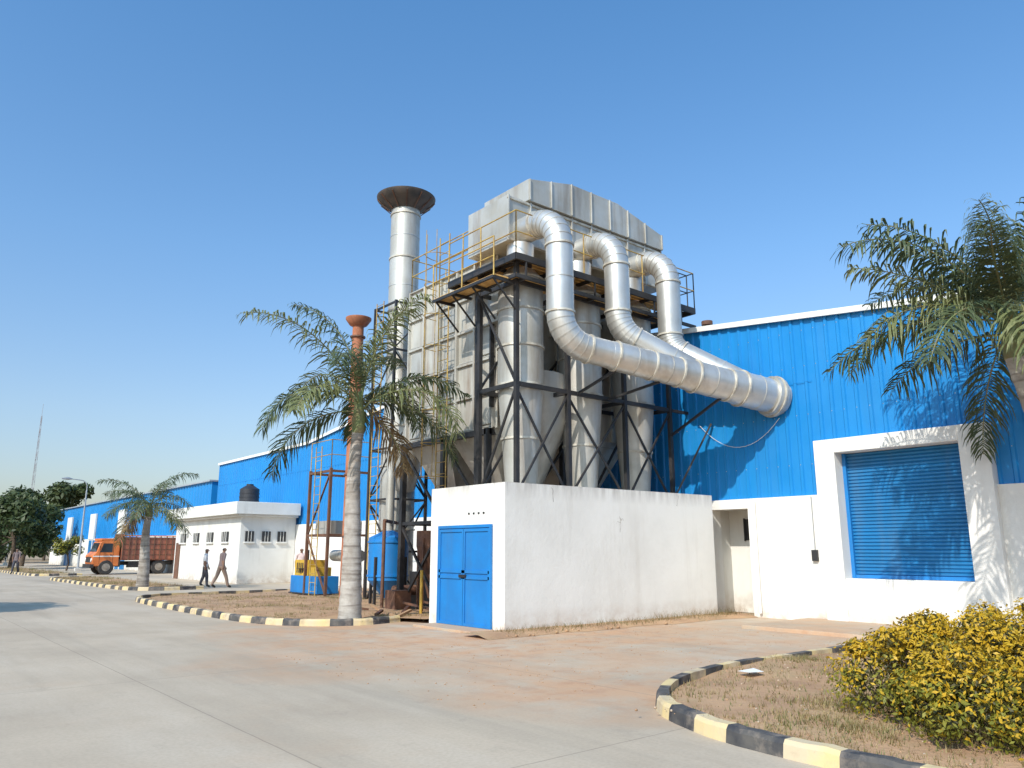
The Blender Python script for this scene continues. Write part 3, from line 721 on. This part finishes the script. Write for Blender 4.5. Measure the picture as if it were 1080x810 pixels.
def tree(name,x,y,h,cr,n,size,seed,keys=('leafm','leafd'),tr=.18,ncl=16,zr=.75):
    rnd=random.Random(seed); T=empty(name); b=B('trunk',T); f=V((x,y,h*.38))
    b.tube([(x,y,-.02),(x+.1,y,h*.2),f],[tr*1.3,tr,tr*.8],'bark',10); cl=[]
    for i in range(ncl):
        an=rnd.uniform(0,6.28); q=rnd.random()**.5*cr*.75; z=h-cr*zr+rnd.uniform(-.8,.75)*cr*zr*(1.05-q/cr*.6)
        c=(x+math.cos(an)*q,y+math.sin(an)*q,z); r=cr*rnd.uniform(.26,.42); cl.append((c,(r,r,r*.75)))
        if i%2==0: b.tube([f,f.lerp(V(c),.5)+V((0,0,.15)),V(c)],[tr*.5,tr*.3,tr*.08],'bark',6)
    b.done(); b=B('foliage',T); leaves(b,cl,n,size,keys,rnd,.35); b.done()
tree('tree',10.2,79,6.6,3.7,6500,.22,21,zr=.85); tree('tree',12.8,92,6.6,3.4,5000,.25,22); tree('tree',22,138,13.5,6,7000,.4,23,('leafm','leafm'))
tree('tree',6.5,96,5.8,3.2,4500,.25,24); tree('tree',12.8,70,3.0,1.3,1800,.12,25,('leafg','leafm'),.06)
tree('tree',14,118,9.5,5,6000,.35,28)
tree('tree',-3.6,24.6,6.6,3.1,6000,.2,26); tree('tree',-7.5,29,7,3.2,5000,.22,27)
b=B('distant_tree_line'); rnd=random.Random(4); cl=[]
for i in range(90): 
    x=-110+i*1.8; y=150+rnd.uniform(-6,14); r=rnd.uniform(2.5,4.5); cl.append(((x,y,r*.9+rnd.uniform(0,2)),(r,r,r)))
for i in range(16):
    cl.append(((-22+rnd.uniform(-4,4),20+i*8,3+rnd.uniform(-1,1)),(3,4,3)))
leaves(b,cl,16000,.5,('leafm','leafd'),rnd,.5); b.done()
# yellow hedge shrub
SH=empty('yellow_shrub'); b=B('stems',SH); rnd=random.Random(9); cl=[]; wt=[]
for c,r in (((7.35,2.75,.32),(.66,.65,.44)),((7.9,3.6,.36),(.70,.68,.46)),((8.1,2.5,.40),(.8,.8,.52)),((8.9,3.6,.42),(.75,.7,.50)),((8.9,2.4,.45),(.9,.9,.56)),((7.3,1.9,.38),(.75,.9,.48)),((9.9,3.2,.45),(.9,.8,.56)),((8.3,1.3,.45),(.9,.9,.55))):
    cl.append((c,r)); wt.append(9)
    for j in range(14):
        an=rnd.uniform(0,6.28); e=rnd.uniform(-.1,1.35); rr=rnd.uniform(.10,.24)
        q=(c[0]+r[0]*.92*math.cos(an)*math.cos(e),c[1]+r[1]*.92*math.sin(an)*math.cos(e),c[2]+r[2]*.92*math.sin(e))
        cl.append((q,(rr,rr,rr*.8))); wt.append(.75)
        b.tube([(c[0],c[1],.05),q],[.014,.005],'bark',5,False)
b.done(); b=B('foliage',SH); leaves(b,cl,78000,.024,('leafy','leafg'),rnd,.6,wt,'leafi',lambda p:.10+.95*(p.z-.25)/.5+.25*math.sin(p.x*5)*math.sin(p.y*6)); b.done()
# ------------------------------------------------------------------ truck (facing -X)
T=empty('cargo_truck'); ty=57.2; t0=11.9
def tx(x): return t0+x
b=B('cab',T)
prof=[(0.08,.55),(0.0,.75),(0.0,1.25),(.22,1.45),(.42,2.12),(.6,2.2),(1.55,2.2),(1.6,2.1),(1.6,.55)]
n=len(prof); y0,y1=ty,ty+2.1
b.add([(tx(x),y0,z) for x,z in prof]+[(tx(x),y1,z) for x,z in prof],[list(range(n)),list(range(n,2*n))[::-1]]+[(i,n+i,n+(i+1)%n,(i+1)%n) for i in range(n)],'orange')
b.done(.04)
b=B('cab_glass',T)
b.add([(tx(.22)-.012,y0+.15,1.49),(tx(.22)-.012,y1-.15,1.49),(tx(.40)-.012,y1-.2,2.06),(tx(.40)-.012,y0+.2,2.06)],[(0,1,2,3)],'glass')
b.add([(tx(.42),y0-.012,1.45),(tx(1.15),y0-.012,1.45),(tx(1.15),y0-.012,2.02),(tx(.58),y0-.012,2.02)],[(0,1,2,3)],'glass')
b.box(tx(-.03),tx(0),y0+.35,y1-.35,.8,1.15,'dark'); b.done()
b=B('cab_trim',T)
b.box(tx(-.12),tx(.1),y0-.03,y1+.03,.45,.68,'steel')
for y in (y0+.2,y1-.2): b.cyl((tx(-.05),y,.95),(tx(.01),y,.95),.12,'whiteclean',n=16)
b.beam((tx(.3),y0-.02,1.9),(tx(.15),y0-.25,1.85),.03,.03,'steel'); b.box(tx(.1),tx(.16),y0-.35,y0-.2,1.6,1.95,'dark')
for x in (.4,1.2): b.box(tx(x),tx(x)+.02,y0-.008,y0,.7,2.05,'dark')
b.box(tx(1.02),tx(1.14),y0-.03,y0-.005,1.25,1.29,'dark'); b.box(tx(.45),tx(1.2),y0+.01,y1-.01,2.2,2.35,'orange'); b.box(tx(.02),tx(1.6),y0-.006,y0,1.15,1.22,'whiteclean')
b.done(.008)
b=B('cargo_body',T)
b.box(tx(1.7),tx(5.3),y0-.12,y0-.06,1.0,2.45,'redwood'); b.box(tx(1.7),tx(5.3),y1+.06,y1+.12,1.0,2.45,'redwood'); b.box(tx(1.7),tx(1.78),y0-.06,y1+.06,1.0,2.65,'redwood'); b.box(tx(5.22),tx(5.3),y0-.06,y1+.06,1.0,2.3,'redwood'); b.box(tx(1.7),tx(5.3),y0-.06,y1+.06,.92,1.0,'redwood')
for i in range(10): b.box(tx(1.7+i*.395),tx(1.76+i*.395),y0-.18,y0-.12,.95,2.5,'rust')
for z in (1.25,1.6,1.95,2.3): b.box(tx(1.7),tx(5.3),y0-.14,y0-.12,z,z+.05,'rust')
b.box(tx(1.7),tx(5.3),y0-.17,y0-.1,2.5,2.57,'orange'); b.done()
b=B('chassis',T); b.box(tx(.6),tx(5.2),y0+.6,y0+.7,.6,.85,'steel'); b.box(tx(.6),tx(5.2),y1-.7,y1-.6,.6,.85,'steel'); b.box(tx(2.2),tx(2.9),y0+.05,y0+.5,.45,.85,'steel'); b.box(tx(1.6),tx(1.7),y0,y1,.5,1.0,'steel'); b.done(.01)
b=B('wheels',T)
for x in (.85,4.15):
    for ya,yb in ((y0-.02,y0+.28),(y1-.28,y1+.02)):
        b.tube([(tx(x),ya,.48),(tx(x),ya+.04,.48),(tx(x),yb-.04,.48),(tx(x),yb,.48)],[.42,.48,.48,.42],'tyre',28); b.cyl((tx(x),ya-.01,.48),(tx(x),yb+.01,.48),.25,'hub',n=20); b.cyl((tx(x),ya-.06,.48),(tx(x),yb+.06,.48),.1,'hub',n=12)
b.box(tx(3.5),tx(4.8),y0-.05,y0+.3,1.003,1.03,'steel'); b.done()
# ------------------------------------------------------------------ street lamps & mast
def lamp(x,y,h,dx=-1.4):
    b=B('street_lamp'); b.tube([(x,y,0),(x,y,h-.7)],[.09,.05],'pole',10)
    p,_=rpath([(x,y,h-.75),(x,y,h),(x+dx,y,h+.12)],[.5]); b.tube(p,.035,'pole',8); b.tube([(x+dx*.8,y,h+.1),(x+dx*1.0,y,h+.12),(x+dx*1.3,y,h+.1)],[.06,.12,.05],'pole',10)
    b.box(x-.2,x+.2,y-.2,y+.2,-.01,.25,'hutwhite'); b.done()
lamp(13.2,68,6.9); lamp(12.4,100,7.2)
b=B('radio_mast'); x,y=24.5,175
for i in range(12):
    z0,z1=i*2.3,(i+1)*2.3; w=.34-.02*i; w2=.34-.02*(i+1)
    c0=[(x-w,y-w,z0),(x+w,y-w,z0),(x,y+w,z0)]; c1=[(x-w2,y-w2,z1),(x+w2,y-w2,z1),(x,y+w2,z1)]
    for j in range(3): b.beam(c0[j],c1[j],.05,.05,'mastw'); b.beam(c0[j],c1[(j+1)%3],.035,.035,'mastw')
b.cyl((x,y,27.5),(x,y,30),.03,'mastw',n=6); b.done()
# ------------------------------------------------------------------ people
def person(name,loc,head,shirt,pants,stride=.22,sw=.18,h=1.68,lean=.0):
    P=empty(name); s=h/1.70
    J={}; 
    def j(n,x,y,z,rx,ry=None): J[n]=((x,y,z),(rx,ry or rx))
    L=lean
    j('pel',0,0,.95,.14,.11); j('sp',0,L*.4,1.12,.13,.105); j('ch',0,L*.8,1.32,.155,.11); j('nk',0,L+.005,1.465,.055); j('hb',0,L+.02,1.53,.058,.065); j('hc',0,L+.03,1.60,.078,.092); j('ht',0,L+.022,1.665,.055,.07)
    for sg,S_ in ((-1,'l'),(1,'r')):
        f=sg*stride
        j('sh'+S_,sg*.18,L*.9,1.42,.066); ey=-sg*sw*.6
        j('el'+S_,sg*.235,L*.9+ey*.5,1.14,.052); j('wr'+S_,sg*.235,L*.9+ey*1.0+.07,.90,.03); j('ha'+S_,sg*.225,L*.9+ey*1.1+.09,.83,.036,.022)
        j('hp'+S_,sg*.09,0,.90,.105); back=f<0
        j('kn'+S_,sg*.10,f*.55+.03,.50,.078); j('an'+S_,sg*.10,f*1.05-(.03 if back else 0),.10+(.06 if back else 0),.06); j('to'+S_,sg*.115,f*1.05+.15,.035+(.0 if back else .01),.035,.045)
    E_=[('pel','sp','s'),('sp','ch','s'),('ch','nk','s'),('nk','hb','k'),('hb','hc','k'),('hc','ht','k')]
    for S_ in 'lr': E_+=[('ch','sh'+S_,'s'),('sh'+S_,'el'+S_,'s'),('el'+S_,'wr'+S_,'k'),('wr'+S_,'ha'+S_,'k'),('pel','hp'+S_,'p'),('hp'+S_,'kn'+S_,'p'),('kn'+S_,'an'+S_,'p'),('an'+S_,'to'+S_,'o')]
    names=list(J); me=bpy.data.meshes.new('body'); me.from_pydata([J[n][0] for n in names],[(names.index(a),names.index(b_)) for a,b_,_ in E_],[])
    ob=bpy.data.objects.new('body',me); sc.collection.objects.link(ob)
    ob.modifiers.new('skin','SKIN'); 
    lay=me.skin_vertices[0].data
    for i,n in enumerate(names): lay[i].radius=J[n][1]; lay[i].use_root=(n=='pel')
    ss=ob.modifiers.new('ss','SUBSURF'); ss.levels=2; ss.render_levels=2
    dg=bpy.context.evaluated_depsgraph_get(); ev=ob.evaluated_get(dg); m2=bpy.data.meshes.new_from_object(ev)
    bpy.data.objects.remove(ob)
    ks={'s':shirt,'k':'skin','p':pants,'o':'shoe','h':'hair'}; order=['s','k','p','o','h']
    for o_ in order: m2.materials.append(M[ks[o_]])
    segs=[(V(J[a][0]),V(J[b_][0]),t) for a,b_,t in E_]
    for p in m2.polygons:
        c=p.center; best=(9,None)
        for a,b_,t in segs:
            ab=b_-a; u=max(0,min(1,(c-a).dot(ab)/ab.length_squared)); d=(c-(a+ab*u)).length
            if d<best[0]: best=(d,t)
        t=best[1]
        if t=='k' and c.z>1.5 and abs(c.x)<.15 and (c.z>1.665 or (c.y<L-.005 and c.z>1.56)): t='h'
        if t=='p' and c.z>.90: t='s'
        if t=='s' and c.z<.86 and abs(c.x)<.2: t='p'
        p.material_index=order.index(t); p.use_smooth=True
    o=bpy.data.objects.new('body',m2); sc.collection.objects.link(o); o.parent=P
    b=B('face_and_hands',P)
    fy=L+.03+.083
    for sx in (-.03,.03): b.ell((sx,fy+.004,1.605),(.012,.008,.007),'whiteclean',8,6); b.ell((sx,fy+.011,1.605),(.005,.003,.005),'hair',6,4); b.ell((sx,fy+.006,1.625),(.018,.006,.004),'hair',6,4)
    b.tube([(0,fy,1.61),(0,fy+.022,1.575),(0,fy+.002,1.565)],[.006,.014,.01],'skin',8); b.ell((0,fy-.002,1.545),(.022,.008,.006),'rust',8,5)
    for sx in (-1,1): b.ell((sx*.08,L+.03,1.595),(.012,.022,.032),'skin',8,6)
    for sg,S_ in ((-1,'l'),(1,'r')):
        hx=V(J['ha'+S_][0]); wx=V(J['wr'+S_][0]); d=(hx-wx).normalized()
        for q,ln in enumerate((.07,.08,.075,.06)):
            st_=hx+V((0,(q-1.5)*.018,-.0)); b.tube([st_,st_+d*ln*.55,st_+d*ln+V((-sg*.018,0,0))],[.0095,.009,.006],'skin',6)
        b.tube([wx+d*.03,wx+d*.055+V((-sg*.012,.03,0)),wx+d*.085+V((-sg*.012,.038,0))],[.012,.010,.007],'skin',6)
    b.done()
    P.location=loc; P.rotation_euler=(0,0,head); P.scale=(s,s,s)
person('walking_man',(11.75,35.0,0),-1.9,'sh_white','pt_dark',.12,.1)
person('walking_man',(12.1,34.0,0),-1.45,'sh_dark','pt_brown',.28,.25,1.72,.05)
person('standing_man',(14.9,32.2,0),2.5,'sh_pink','pt_grey',.05,.05,1.70)
person('walking_man',(8.3,62,0),2.6,'sh_dark','pt_dark',.2,.15,1.7)
b=B('litter_paper'); b.add([(8.55,5.75,.14),(8.8,5.7,.13),(8.85,5.88,.15),(8.6,5.95,.13)],[(0,1,2,3)],'whiteclean'); b.done()
# ------------------------------------------------------------------ light, sky, camera
el=math.radians(40); hx,hy=.940,.341
sun=bpy.data.lights.new('sun','SUN'); sun.energy=4.3; sun.angle=math.radians(.5); sun.color=(1,.94,.85)
so=bpy.data.objects.new('sun',sun); sc.collection.objects.link(so)
so.rotation_euler=V((hx*math.cos(el),hy*math.cos(el),-math.sin(el))).to_track_quat('-Z','Y').to_euler()
w=bpy.data.worlds.new('World'); sc.world=w; w.use_nodes=True; nt=w.node_tree
sk=nt.nodes.new('ShaderNodeTexSky'); sk.sky_type='NISHITA'; sk.sun_disc=False; sk.sun_elevation=el; sk.sun_rotation=math.atan2(-hx,-hy)
sk.air_density=1.0; sk.dust_density=1.6; sk.ozone_density=2.0
tc=NN(nt,'ShaderNodeTexCoord'); sx=NN(nt,'ShaderNodeSeparateXYZ'); nt.links.new(tc.outputs['Generated'],sx.inputs[0])
rp=NN(nt,'ShaderNodeValToRGB'); nt.links.new(sx.outputs[2],rp.inputs[0]); e=rp.color_ramp.elements
e[0].position=0; e[0].color=(1.1,1.0,.96,1); e[1].position=.65; e[1].color=(.84,1.42,1.72,1)
q=e.new(.16); q.color=(1.18,1.22,1.24,1); q=e.new(.36); q.color=(1.05,1.38,1.54,1)
skc=mix(nt,1.0,sk.outputs[0],rp.outputs[0],'MULTIPLY')
bg=nt.nodes['Background']; bg.inputs[1].default_value=.145; nt.links.new(skc,bg.inputs[0])
cam=bpy.data.cameras.new('camera'); cam.lens=27; cam.sensor_width=36; cam.clip_end=4000; cam.clip_start=.05
co=bpy.data.objects.new('camera',cam); sc.collection.objects.link(co); co.location=(0,0,1.6)
co.rotation_euler=(math.radians(90+12.19),0,-math.radians(39.8)); sc.camera=co
sc.view_settings.view_transform='Standard'; sc.view_settings.look='None'; sc.view_settings.exposure=0
